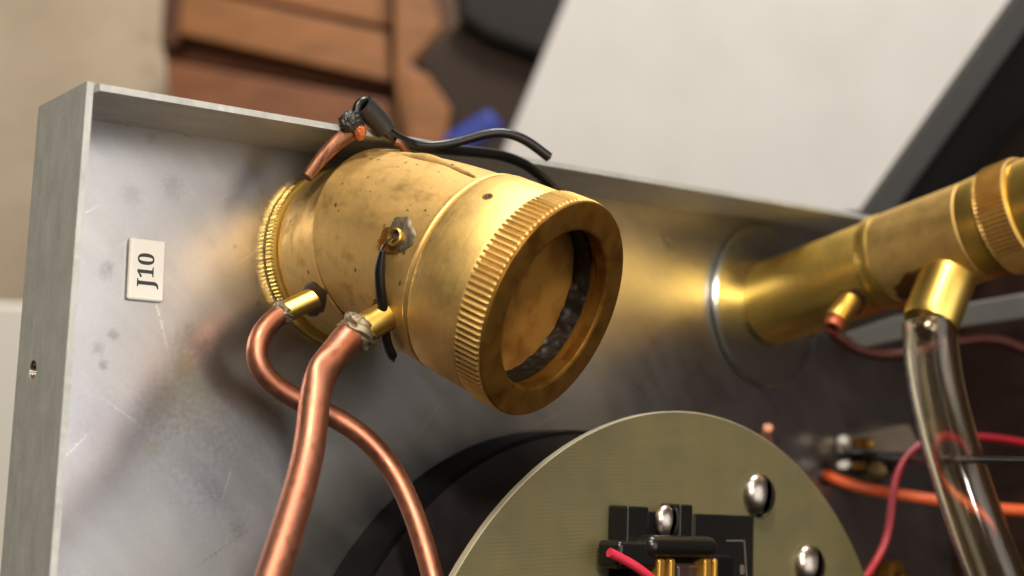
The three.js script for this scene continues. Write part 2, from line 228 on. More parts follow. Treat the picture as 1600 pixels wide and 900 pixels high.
const mSteel = std({ map: steelTex, color: lin(0.72, 0.68, 0.64), roughness: 0.3, metalness: 1 });
const mBoss = std({ map: wallTex, color: lin(1.15, 1.13, 1.08), roughness: 0.27, metalness: 1 });
const labelTex = tex(256, 256, (u, v) => { const a = fbm(u * 10, v * 10, 4, 0, 10, 10) - 0.5; return [235 + a * 14, 231 + a * 14, 221 + a * 16]; }, true, [0.01, 0.01]);
const mLabel = std({ map: labelTex, roughness: 0.5 });
const mInk = std({ color: lin(0.035, 0.035, 0.035), roughness: 0.6 });
const plastic = (r, g, b, ro = 0.42) => phy({ color: lin(r, g, b), roughness: ro, clearcoat: 0.1, clearcoatRoughness: 0.4 });
const mRed = plastic(0.30, 0.008, 0.02), mOrange = plastic(0.78, 0.12, 0.025), mPink = plastic(0.52, 0.02, 0.05);
const mHose = phy({ color: lin(1, 0.97, 0.9), roughness: 0.1, transmission: 1, thickness: 0.002, ior: 1.4, attenuationColor: lin(0.93, 0.80, 0.50), attenuationDistance: 0.007 });
const woodTex = (r, g, b, s) => tex(512, 512, (u, v) => { const w = fbm(u * 4, v * 40, 5, 0, 4, 40), l = Math.sin((w * 6 + v * 14) * Math.PI * 2) * 0.5, a = fbm(u * 5, v * 5, 3, 1, 5, 5) - 0.5, k = 1 + (w - 0.5) * 0.5 + l * 0.07 + a * 0.22; return [r * k, g * k, b * k]; }, true, s);
const mWood = std({ map: woodTex(146, 96, 54, [0.35, 0.2]), roughness: 0.5 });
const mWoodDark = std({ map: woodTex(128, 80, 48, [0.35, 0.2]), roughness: 0.55 });
const mWoodGap = std({ map: woodTex(84, 48, 26, [0.35, 0.2]), roughness: 0.6 });
const mCaseShaded = phy({ map: woodTex(34, 18, 13, [0.2, 0.12]), roughness: 0.75, specularIntensity: 0.35 });  // case wood toned near black: the interior shade is in the colour
const blackPaintLit = tex(256, 256, (u, v) => { const a = fbm(u * 40, v * 40, 3, 0, 40, 40) - 0.5; return 44 + a * 26; }, true, [0.05, 0.05]);
const mCaseBlackLit = std({ map: blackPaintLit, roughness: 0.6, bumpMap: blackPaintLit, bumpScale: 0.0002 });  // lighter black for the edge strip: light on that face is in the colour
const beigeTex = tex(512, 512, (u, v) => { const a = fbm(u * 5, v * 5, 5, 0, 5, 5) - 0.5, b = fbm(u * 24, v * 24, 3, 1, 24, 24) - 0.5, d = smooth(0.66, 0.78, fbm(u * 9, v * 18, 3, 2, 9, 18)) * 26; return [204 + a * 30 + b * 10 - d, 186 + a * 30 + b * 10 - d, 160 + a * 30 + b * 10 - d]; }, true, [0.9, 0.9]);
const mBeige = std({ map: beigeTex, roughness: 0.85 });
const whiteTex = tex(512, 512, (u, v) => { const a = fbm(u * 5, v * 5, 4, 0, 5, 5) - 0.5; return [210 + a * 14, 207 + a * 14, 203 + a * 15]; }, true, [0.4, 0.4]);
const mWhite = std({ map: whiteTex, roughness: 0.6 });
const mBlue = std({ color: lin(0.02, 0.045, 0.3), roughness: 0.5 });
const mAmber = phy({ color: lin(0.62, 0.33, 0.06), roughness: 0.3, metalness: 0.75 });

// ------------------------------------------------------------------ lamps as things
for (const [name, label, pos, aim, w, h, col, inten] of LAMPS) {
  const g = thing(name, label, 'lamp', pos), z = aim.clone().sub(pos).normalize(), f = frame(z, V(0, 1, 0));
  const basis = new THREE.Matrix4().makeBasis(f.x, f.z, f.x.clone().cross(f.z));
  const zz = f.x.clone().cross(f.z);                    // points away from the tray or towards it
  const s = Math.sign(zz.dot(z)) || 1, ex = s > 0 ? f.x : f.x.clone().negate();
  const toW = new THREE.Matrix4().makeBasis(ex, f.z, z).setPosition(pos);
  const house = new RoundedBoxGeometry(w + 0.04, h + 0.04, 0.05, 2, 0.01); house.translate(0, 0, -0.03); house.applyMatrix4(toW); part(g, 'housing', house, mWhite);
  const diff = new THREE.BoxGeometry(w, h, 0.004); diff.translate(0, 0, -0.002); diff.applyMatrix4(toW);
  part(g, 'diffuser', diff, std({ color: lin(0.8, 0.8, 0.8), emissive: lin(...col), emissiveIntensity: 0.6, roughness: 0.6 }));
  const L = new THREE.RectAreaLight(lin(...col), inten, w, h); L.name = name + '_light'; L.position.copy(pos).addScaledVector(z, 0.006); L.lookAt(aim); scene.add(L);
}

// ------------------------------------------------------------------ background
const wallC = at(800, 450, 2.7);
{
  const g = new THREE.PlaneGeometry(5, 4); const m4 = new THREE.Matrix4().makeBasis(RIGHT, DOWN.clone().negate(), FWD.clone().negate()).setPosition(wallC);
  const uv = g.attributes.uv, p = g.attributes.position; for (let i = 0; i < uv.count; i++) uv.setXY(i, p.getX(i), p.getY(i));
  const m = new THREE.Mesh(g, mBeige); m.applyMatrix4(m4); m.name = 'wall'; m.userData = { kind: 'structure', label: 'beige mottled wall far behind the metal tray' }; m.receiveShadow = true; m.castShadow = true; scene.add(m);
}
// a board standing across the view: outline in photo pixels at a distance along the view, real thickness behind it
function board(parent, name, pts, depth, t, material, bevel = 0.003) {
  const O = at(800, 450, depth), k = depth / F, g = prism(pts.map(([x, y]) => [(x - 800) * k, -(y - 450) * k]), O, RIGHT, DOWN.clone().negate(), t, { bevel });
  g.translate(...FWD.clone().multiplyScalar(t).toArray()); return parent ? part(parent, name, g, material) : g;
}
{ // wooden drawer cabinet
  const b = at(500, 180, 2.1), c = thing('drawer_cabinet', 'orange brown wooden cabinet with drawer fronts behind the metal tray', 'cabinet', b);
  board(c, 'carcass', [[252, -120], [700, -50], [700, 420], [275, 360]], 2.2, 0.45, mWoodGap);
  board(c, 'side_strip', [[262, -130], [288, -126], [276, 70], [250, 72]], 2.09, 0.1, mWoodGap);
  board(c, 'drawer_front', [[290, -140], [610, -90], [612, 42], [440, 6], [288, -28]], 2.12, 0.06, mWood);
  board(c, 'drawer_front', [[284, -20], [440, 14], [606, 52], [612, 128], [278, 52]], 2.1, 0.07, mWood);
  board(c, 'rail', [[254, 62], [618, 138], [620, 152], [256, 92]], 2.16, 0.05, mWoodDark);
  board(c, 'drawer_front', [[258, 94], [616, 160], [640, 300], [274, 260]], 2.1, 0.07, mWoodDark);
  board(c, 'stile', [[616, -100], [660, -60], [690, 42], [640, 100], [656, 112], [690, 300], [640, 300], [616, 120]], 2.07, 0.1, mWood);
}
{
  const c = thing('leaning_plank', 'short orange brown wooden plank beside the dark cloth behind the tray', 'plank', at(690, 200, 1.9));
  board(c, 'plank_face', [[634, 108], [668, 116], [705, 170], [690, 260], [640, 260]], 1.9, 0.03, mWood);
}
{ // dark soft things left of the white board
  const k = thing('dark_box', 'vague dark brown and black box between the cabinet and the white board', 'box', at(770, 250, 1.9));
  board(k, 'front_panel', [[700, -60], [930, -60], [925, 120], [760, 60], [716, 30]], 1.9, 0.12, std({ color: lin(0.014, 0.011, 0.009), roughness: 0.8 }), 0.015);
  board(k, 'side_panel', [[646, 98], [716, 34], [760, 64], [920, 124], [900, 300], [705, 300], [694, 176]], 1.93, 0.12, std({ color: lin(0.032, 0.017, 0.010), roughness: 0.8 }), 0.015);
  const bc = at(738, 212, 1.62), bx = RIGHT.clone().multiplyScalar(0.8).addScaledVector(DOWN, -0.5).normalize(), by = V(0, 0, 0).crossVectors(FWD.clone().negate(), bx).normalize();
  const bg = new RoundedBoxGeometry(0.075, 0.034, 0.034, 4, 0.01); bg.applyMatrix4(new THREE.Matrix4().makeBasis(bx, by, V(0, 0, 0).crossVectors(bx, by)).setPosition(bc)); single('blue_cap', 'bright blue plastic cap peeking over the tray edge', 'cap', bg, mBlue, bc);
}
{
  const g = board(null, '', [[892, -20], [1330, -150], [1640, -150], [1640, 520], [760, 520], [785, 240]], 1.45, 0.02, mWhite, 0.004);
  single('white_board', 'plain white board standing behind the metal tray', 'board', g, mWhite, at(1100, 500, 1.45));
  const g2 = board(null, '', [[-200, 468], [60, 476], [60, 1150], [-200, 1150]], 1.3, 0.02, mWhite, 0.004);
  single('white_sheet', 'white sheet below the beige wall, left of the screw hole', 'sheet', g2, mLabel, at(0, 1100, 1.3));
}
{ // black edged wooden case on the right
  const c = thing('black_case', 'black painted wooden case with red brown inside darkened to stand for shade', 'case', at(1500, 700, 0.62));
  board(c, 'edge_strip', [[1340, 345], [1600, -22], [1652, -22], [1388, 345]], 0.58, 0.012, mCaseBlackLit, 0.001);
  board(c, 'side_panel', [[1370, 360], [1640, -22], [1760, -22], [1460, 360]], 0.64, 0.02, phy({ color: lin(0.004, 0.004, 0.004), roughness: 0.8, specularIntensity: 0.25 }), 0.001);  // blacker copy of the case black, shade of this side in the colour
  board(c, 'inner_board', [[1420, 380], [1640, 80], [1800, 80], [1800, 380]], 0.70, 0.02, mCaseShaded, 0.001);
  board(c, 'back_board', [[1330, 330], [1820, 330], [1820, 1200], [1330, 1200]], 0.76, 0.02, phy({ color: lin(0.008, 0.005, 0.0035), roughness: 0.8, specularIntensity: 0.3 }), 0.001);  // near-black brown stands for the shade inside the case
  const side = prism([[-0.34, -0.06], [0.040, -0.06], [0.040, 0.34], [-0.34, 0.34]], V(0.262, 0, 0), V(0, 1, 0), V(0, 0, 1), 0.016, { bevel: 0.001 });
  part(c, 'side_board', side, mCaseShaded);
  board(c, 'brace', [[1505, 560], [1540, 560], [1640, 700], [1600, 720]], 0.72, 0.02, mCaseShaded, 0.001);
}

// ------------------------------------------------------------------ the sheet metal tray
const H = 0.022, T = 0.0013;
const A = onZ(147, 129, H), B = onZ(1350, 336, H), Lw = onZ(89, 900, H);
const exTop = B.clone().sub(A).setZ(0).normalize(), eyLeft = A.clone().sub(Lw).setZ(0).normalize();
const A0 = V(A.x, A.y, 0), topEnd = A0.clone().addScaledVector(exTop, 0.3265), lowEnd = A0.clone().addScaledVector(eyLeft, -0.24);
const tray = thing('metal_tray', 'bare zinc plated sheet metal tray with folded edges', 'metal tray', V(0.09, -0.22, 0));
{
  const out = [[A0.x + 0.0002, A0.y - 0.0002], [topEnd.x, topEnd.y - 0.0002], [topEnd.x, lowEnd.y], [lowEnd.x + 0.0002, lowEnd.y]];
  const hole = onZ(1288, 742, 0);
  const g = prism(out.reverse(), V(0, 0, -T), V(1, 0, 0), V(0, 1, 0), T, { holes: [[hole.x, hole.y, 0.0026]] });
  part(tray, 'back_plate', g, mPlate);
  // folded walls: outline (along, z), thickness towards the inside
  const jag = (l, seed) => { const r = rng(seed), o = []; for (let s = 0; s <= l; s += 0.0011) o.push([s, H + (r() - 0.5) * 0.00006]); return o; };
  const topOut = [[0.0001, -T], [0.3265, -T], ...jag(0.3265, 3).reverse().filter((p) => p[0] > 0.0001)];
  const gt = prism(topOut, A0, exTop, V(0, 0, 1), T); gt.translate(0, 0, 0);
  // z axis of the prism is exTop x Z = -y: inside
  part(tray, 'folded_edge', gt, mWall);
  const sh = onZ(62, 578, 0.010); const d = sh.clone().sub(A0), along = -d.dot(eyLeft);
  const lens = px2wall(62, 578);
  const leftOut = [[0, -T], ...jag(0.24, 5).map((p) => p), [0.24, -T]].reverse();
  const gl = prism(leftOut, A0, eyLeft.clone().negate(), V(0, 0, 1), T, { holes: [[lens.s, lens.z, 0.00175]] });
  part(tray, 'folded_edge', gl, mWall);
  const hp = A0.clone().addScaledVector(eyLeft, -lens.s).setZ(lens.z).add(V(-T, 0, 0)), nx = V(0, 0, 0).crossVectors(eyLeft.clone().negate(), V(0, 0, 1));
  const th = []; for (let k = 0; k < 3; k++) { const t = new THREE.TorusGeometry(0.0017, 0.00022, 8, 28); t.rotateY(Math.PI / 2); t.translate(hp.x + 0.0003 + k * 0.0004, hp.y, hp.z); th.push(t); }
  part(tray, 'threaded_hole', mergeGeometries(th), mSteel);
  part(tray, 'hole_backing', rev([[0.0021, 0], [0.0023, 0.0012], [0.0001, 0.0012]], hp.clone().add(V(T, 0, 0)), V(1, 0, 0), { seg: 24 }), mHole);
  const gr = new THREE.TorusGeometry(0.0027, 0.0007, 10, 32); gr.translate(hole.x, hole.y, 0.0002); part(tray, 'grommet', gr, mBlack);
}
function px2wall(px, py) {   // pixel to the outer face of the left wall: distance down from the corner and height above the plate
  const n = V(0, 0, 0).crossVectors(eyLeft, V(0, 0, 1)), d = dir(px, py), t = A0.clone().sub(EYE).dot(n) / d.dot(n), p = EYE.clone().addScaledVector(d, t);
  return { s: A0.clone().sub(p).dot(eyLeft), z: p.z };
}
// ------------------------------------------------------------------ the J10 tag
{
  const p = onZ(226, 423, 0), ul = onZ(201, 373, 0.001), ur = onZ(257, 380, 0.001), ll = onZ(194, 470, 0.001);
  const w = ul.distanceTo(ur), h = ul.distanceTo(ll), ang = Math.atan2(ur.y - ul.y, ur.x - ul.x), ex = V(Math.cos(ang), Math.sin(ang), 0), ey = V(-ex.y, ex.x, 0);
  const t = thing('number_tag', 'small white plastic tag reading J10 on the metal plate', 'tag', p);
  part(t, 'tag_body', box(0, 0, w, h, 0.0013, p, ex, ey, 0.0001, 0.0006), mLabel);
  const font = await new FontLoader().loadAsync('fonts/droid/droid_serif_bold.typeface.json');
  const g = new TextGeometry('J10', { font, size: 0.0031, depth: 0.00006, curveSegments: 4 }); g.computeBoundingBox(); const bb = g.boundingBox, sc = (onZ(231, 397).distanceTo(onZ(231, 451))) / (bb.max.x - bb.min.x);
  g.translate(-(bb.min.x + bb.max.x) / 2, -(bb.min.y + bb.max.y) / 2, 0); g.scale(sc, sc * 1.02, 1);
  const c = onZ(231.5, 423.5, 0.0014); g.applyMatrix4(new THREE.Matrix4().makeBasis(ey, ex.clone().negate(), V(0, 0, 1)).setPosition(c)); part(t, 'lettering', g, mInk);
}
// ------------------------------------------------------------------ the large brass cell
const AX = V(0.2566, -0.4083, 0.876).normalize(), PF = V(0.0087, -0.0165, 0.0622), Z = V(0, 0, 1);
const cell = thing('brass_cell', 'fat tilted brass cylinder with knurled front ring on the metal plate', 'brass cell', V(0, 0, 0.0002));
const SEAM = PF.clone().addScaledVector(AX, -0.0204);
let stub1, stub2;
{
  const C0 = V(0, 0, 0.0002);
  part(cell, 'base_flange', rev([[0.0001, 0], [0.0203, 0], [0.0208, 0.0004], [0.0208, 0.0026], [0.0203, 0.003], [0.0194, 0.0031], [0.0192, 0.0034]], C0, Z, { teeth: [150, 0.00016, 0.0003, 0.0028], crease: 0.5 }), mBright);
  part(cell, 'rear_sleeve', rev([[0.0192, 0.0034], [0.0196, 0.0040], [0.0202, 0.0072], [0.0203, 0.0189], [0.0200, 0.0192], [0.0190, 0.0192]], C0, Z, { seg: 128 }), mBody);
  // bent body: from the sleeve to the seam of the front ring
  const rings = [], R0 = V(-0.0002, 0.0012, 0.0200);
  const NB = 26; for (let i = 0; i <= NB; i++) { const t = i / NB; rings.push({ c: R0.clone().lerp(SEAM, t), n: Z.clone().lerp(AX, smooth(0, 1, t)).normalize(), r: mix(0.0207, 0.0210, t) }); }
  rings.unshift({ c: R0.clone().addScaledVector(Z, -0.0003), n: Z.clone(), r: 0.0203 }); rings.unshift({ c: R0.clone().addScaledVector(Z, -0.0003), n: Z.clone(), r: 0.0190 });
  rings.push({ c: SEAM.clone(), n: AX.clone(), r: 0.0203 });
  part(cell, 'body', loft(rings, { seg: 144, crease: 0.5 }), mBody);
  // front ring: smooth sleeve, knurled band, lip and bore
  const ring = part(cell, 'front_ring', rev([[0.0204, -0.0216], [0.0212, -0.0214], [0.0215, -0.0209], [0.0213, -0.0204], [0.02095, -0.0202], [0.02095, -0.0200], [0.0215, -0.0197], [0.02175, -0.0190], [0.0219, -0.0074], [0.0217, -0.0070]], PF, AX, { seg: 160, crease: 0.5 }), mRing);
  const sub = (name, geom, m) => { const w = V(0, 0, 0).setFromMatrixPosition(cell.matrixWorld); geom.translate(-w.x, -w.y, -w.z); const k = new THREE.Mesh(geom, m); k.name = name; k.castShadow = k.receiveShadow = true; ring.add(k); return k; };
  sub('knurled_band', rev([[0.0214, -0.0071], [0.0223, -0.0068], [0.0226, -0.0062], [0.0226, -0.0012], [0.0222, -0.0007]], PF, AX, { teeth: [112, 0.00055, -0.0066, -0.001], crease: 0.35 }), mRing);
  sub('front_lip', rev([[0.0222, -0.0008], [0.0224, -0.0005], [0.0222, -0.00012], [0.0218, 0], [0.0170, 0], [0.01655, -0.0002], [0.0164, -0.0006], [0.0164, -0.0026]], PF, AX, { seg: 160, crease: 0.35 }), mOld);
  sub('bore_wall', rev([[0.0164, -0.0026], [0.0171, -0.0028], [0.0171, -0.0088]], PF, AX, { seg: 140 }), mOld);
  sub('bore_lining', rev(Array.from({ length: 13 }, (_, i) => [0.01672, -0.0044 - i * 0.00036]), PF, AX, { seg: 220, crease: 1.2, wob: (th, s) => (fbm(th * 7 + 5, s * 420 + 60, 4, 1) - 0.5) * 0.0015 }), mCrust);
  const fl = rev([[0.0172, -0.0087], [0.0080, -0.0089], [0.0001, -0.0089]], PF, AX, { seg: 90 }); { const p = fl.attributes.position, u = fl.attributes.uv; for (let i = 0; i < p.count; i++) u.setXY(i, p.getX(i), p.getY(i)); } sub('bore_floor', fl, mFloor);
  // small screw hole in the ring
  const outer = (px, py, C, ax, r) => { // first hit of a pixel's ray with the cylinder C, ax, r
    const d = dir(px, py), a = ax.clone().normalize(), o = EYE.clone().sub(C), dd = d.clone().addScaledVector(a, -d.dot(a)), oo = o.clone().addScaledVector(a, -o.dot(a)), qa = dd.lengthSq(), qb = 2 * dd.dot(oo), qc = oo.lengthSq() - r * r, D = Math.sqrt(Math.max(0, qb * qb - 4 * qa * qc));
    const p = EYE.clone().addScaledVector(d, (-qb - D) / (2 * qa)), n = p.clone().sub(C); n.addScaledVector(a, -n.dot(a)).normalize(); return { p, n };
  };
  const h = outer(762, 307, PF, AX, 0.0218), ring0 = rev([[0.0001, 0.00003], [0.0007, 0.00004]], h.p, h.n, { seg: 24 });
  sub('screw_hole', ring0, mHole); sub('set_screw', rev([[0.00068, 0.00002], [0.0009, 0.00012], [0.00105, 0.00004]], h.p, h.n, { seg: 24 }), mOld);
  // eyelet on the body with its solder patch
  const bodyC = R0.clone().lerp(SEAM, 0.6), bodyN = Z.clone().lerp(AX, 0.6).normalize(), e = outer(622, 373, bodyC, bodyN, 0.0208);
  const pt = (px, py, lift = 0) => { const q = outer(px, py, bodyC, bodyN, 0.0208); return q.p.clone().addScaledVector(q.n, lift); };
  const onBody = (x, y) => outer(x, y, bodyC, bodyN, 0.0208), onSleeve = (x, y) => outer(x, y, C0, Z, 0.0203);
  part(cell, 'flux_stain', sheet(onBody, 612, 384, 27, 34, 0.00008, 3, 0.25), std({ map: brassOld, color: lin(0.8, 0.72, 0.6), roughness: 0.5, metalness: 0.9 }));
  part(cell, 'solder_patch', sheet(onBody, 627, 367, 21, 30, 0.0004, 9, 0.2), std({ map: solderTex, color: lin(0.5, 0.45, 0.42), roughness: 0.5, metalness: 0.7 }));
  const ey = part(cell, 'eyelet', rev([[0.00125, 0.0003], [0.0018, 0.0003], [0.00185, 0.0012], [0.0017, 0.00142], [0.00145, 0.00138], [0.00135, 0.001], [0.0013, 0.0003]], e.p, e.n, { seg: 40 }), mBright);
  part(cell, 'eyelet_core', rev([[0.0001, 0.0007], [0.0008, 0.00075], [0.00136, 0.0005]], e.p, e.n, { seg: 24 }), mFlux);
  // ridge added along the top in the shape of a tan reflection
  const bump = [[588, 232], [640, 243], [690, 252], [742, 268]].map(([x, y]) => outer(x, y + 4, bodyC, bodyN, 0.0206));
  part(cell, 'reflection_ridge', bar(bump.map((q) => q.p.clone().addScaledVector(q.n, -0.0006)), (t) => 0.0019 * Math.sin(Math.PI * clamp(t * 0.9 + 0.06)) * (1 + 0.12 * Math.sin(t * 15)), { n: 60 }), mBody);
  // two side stubs with their solder joints
  const q1 = outer(490, 466, C0, Z, 0.0203), q2 = outer(606, 492, bodyC, bodyN, 0.0207);
  const d1 = onZ(441, 489, 0.0205).sub(onZ(484, 470, 0.0185)); 
  stub1 = { a: q1.p.clone(), b: at(443, 488, q1.p.clone().sub(EYE).dot(FWD) - 0.002) };
  stub2 = { a: q2.p.clone(), b: at(560, 518, q2.p.clone().sub(EYE).dot(FWD) - 0.004) };
  const s1 = stub1.b.clone().sub(stub1.a).normalize(), s2 = stub2.b.clone().sub(stub2.a).normalize();
  part(cell, 'flux_stain', sheet(onSleeve, 489, 468, 21, 29, 0.0003, 4, 0.2), mFlux);
  part(cell, 'flux_stain', sheet(onBody, 606, 490, 30, 40, 0.0003, 6, 0.2), mFlux);
  const t1 = part(cell, 'side_stub', bar([stub1.a.clone().addScaledVector(s1, -0.002), stub1.b], 0.00235, { seg: 32 }), mBright);
  const t2 = part(cell, 'side_stub', bar([stub2.a.clone().addScaledVector(s2, -0.002), stub2.b], 0.0030, { seg: 32 }), mBright);
  part(cell, 'solder_joint', blob(stub1.b.clone(), 0.0027, 0.0027, 0.0023, s1, 12, 0.35), mSolder);
  part(cell, 'solder_joint', blob(stub2.b.clone().addScaledVector(s2, 0.0004), 0.0040, 0.0038, 0.0030, s2, 15, 0.4), mSolder);
  // ---------------- black lead hanging from the eyelet
  const lead = thing('black_lead', 'short thin black lead tied from the brass eyelet down the cell', 'wire', pt(600, 420));
  part(lead, 'bare_tip', bar([e.p.clone().addScaledVector(e.n, 0.0012), pt(606, 386, 0.0012), pt(602, 396, 0.0010)], 0.00032, { n: 16, seg: 10 }), mSteel);
  part(lead, 'insulation', bar([pt(603, 394, 0.001), pt(600, 415, 0.0012), pt(600, 435, 0.0012), pt(605, 470, 0.0013), pt(612, 505, 0.0022), pt(618, 532, 0.0024), pt(622, 540, 0.0024)], (t) => mix(0.0007, 0.00105, smooth(0, 0.15, t)), { n: 50, seg: 14 }), mBlack);
  part(lead, 'solder_bead', blob(pt(621, 546, 0.0022), 0.0007, 0.0006, 0.0006, Z, 2, 0.2), mSteel);
}
// ------------------------------------------------------------------ copper pipes
{
  const s1 = stub1.b.clone().sub(stub1.a).normalize(), s2 = stub2.b.clone().sub(stub2.a).normalize();
  const p1 = thing('thin_copper_pipe', 'thin bent copper pipe looping from the rear stub of the brass cell', 'copper pipe', stub1.b);
  const z1 = stub1.b.z;
  part(p1, 'pipe', bar([stub1.b.clone().addScaledVector(s1, -0.0005), stub1.b.clone().addScaledVector(s1, 0.0018), onZ(414, 508, z1 + 0.0005), onZ(397, 535, z1 + 0.001), onZ(395, 565, z1 + 0.0015), onZ(412, 592, z1 + 0.002), onZ(445, 615, z1 + 0.003), onZ(490, 636, z1 + 0.005), onZ(540, 660, z1 + 0.008), onZ(582, 692, z1 + 0.011), onZ(615, 735, z1 + 0.014), onZ(642, 790, z1 + 0.018), onZ(668, 870, z1 + 0.023), onZ(690, 960, z1 + 0.028)], 0.00225, { n: 150, seg: 28, smoothing: 110 }), mCopper);
  const p2 = thing('thick_copper_pipe', 'thicker kinked copper pipe hanging from the middle stub of the brass cell', 'copper pipe', stub2.b);
  const z2 = stub2.b.z, kink = (t) => Math.exp(-((t - 0.185) ** 2) / 0.0016);
  part(p2, 'pipe', bar([stub2.b.clone().addScaledVector(s2, 0.0002), stub2.b.clone().addScaledVector(s2, 0.0026), onZ(528, 547, z2 + 0.001), onZ(506, 575, z2 + 0.0015), onZ(494, 605, z2 + 0.002), onZ(490, 640, z2 + 0.003), onZ(485, 690, z2 + 0.005), onZ(472, 750, z2 + 0.008), onZ(450, 825, z2 + 0.012), onZ(424, 905, z2 + 0.016), onZ(395, 990, z2 + 0.02)], (t) => 0.0029 * (1 - 0.05 * kink(t)) * mix(1.12, 1, smooth(0, 0.12, t)), { n: 150, seg: 32, smoothing: 60, flat: (t) => 1 - 0.2 * kink(t) }), mCopper);
}
// ------------------------------------------------------------------ wires on top of the cell
{
  const z0 = 0.024;
  const t = thing('pinch_tube', 'brown copper pinch tube with black sleeve on top of the brass cell', 'copper tube', onZ(500, 255, 0.02));
  part(t, 'tube', bar([onZ(479, 277, 0.0200), onZ(505, 244, 0.0205), onZ(535, 215, 0.0215), onZ(563, 198, 0.0225)], (t) => mix(0.0012, 0.0021, t), { n: 40, seg: 20 }), mTarnish);
  part(t, 'tip', blob(onZ(562, 206, 0.0245), 0.0018, 0.0012, 0.0014, Z, 3, 0.3), plastic(0.42, 0.1, 0.02, 0.3), 'orange translucent tip');
  part(t, 'knot', blob(onZ(549, 191, 0.0235), 0.0024, 0.0028, 0.0022, Z, 7, 0.35), mShrink);
  const w = thing('sleeved_black_wires', 'pair of black wires leaving a heat shrink sleeve above the brass cell', 'wire', onZ(580, 180, z0));
  part(w, 'heat_shrink', bar([onZ(566, 165, z0), onZ(578, 176, z0), onZ(592, 190, z0), onZ(603, 205, z0)], (t) => mix(0.0027, 0.0023, t), { n: 24, seg: 24, hollow: 0.72 }), mShrink);
  part(w, 'loop', bar([onZ(556, 178, z0), onZ(560, 162, z0), onZ(570, 157, z0), onZ(580, 161, z0 - 0.001), onZ(586, 172, z0 - 0.001)], 0.0010, { n: 30, seg: 14 }), mBlack);
  part(w, 'cut_wire', bar([onZ(572, 172, z0), onZ(602, 205, z0), onZ(635, 222, z0), onZ(672, 228, z0 + 0.001), onZ(715, 222, z0 + 0.003), onZ(752, 211, z0 + 0.005), onZ(785, 207, z0 + 0.007), onZ(818, 217, z0 + 0.009), onZ(858, 246, z0 + 0.011)], (t) => mix(0.0009, 0.00115, t), { n: 90, seg: 16 }), mBlack);
  part(w, 'wire_core', bar([onZ(855, 244, z0 + 0.0108), onZ(860, 247.6, z0 + 0.0111)], 0.0005, { seg: 12 }), mCopper);
  part(w, 'long_wire', bar([onZ(578, 178, z0), onZ(606, 208, z0), onZ(640, 226, z0), onZ(690, 233, z0), onZ(740, 237, z0), onZ(785, 243, z0), onZ(820, 256, z0), onZ(846, 276, z0 - 0.001), onZ(885, 320, z0 - 0.008), onZ(905, 350, z0 - 0.016)], 0.00125, { n: 90, seg: 16 }), mBlack);
  part(w, 'bare_copper_end', bar([onZ(618, 222, z0 + 0.001), onZ(626, 226, z0 + 0.0015), onZ(636, 238, z0 + 0.001)], 0.0009, { n: 16, seg: 12 }), mTarnish);
}
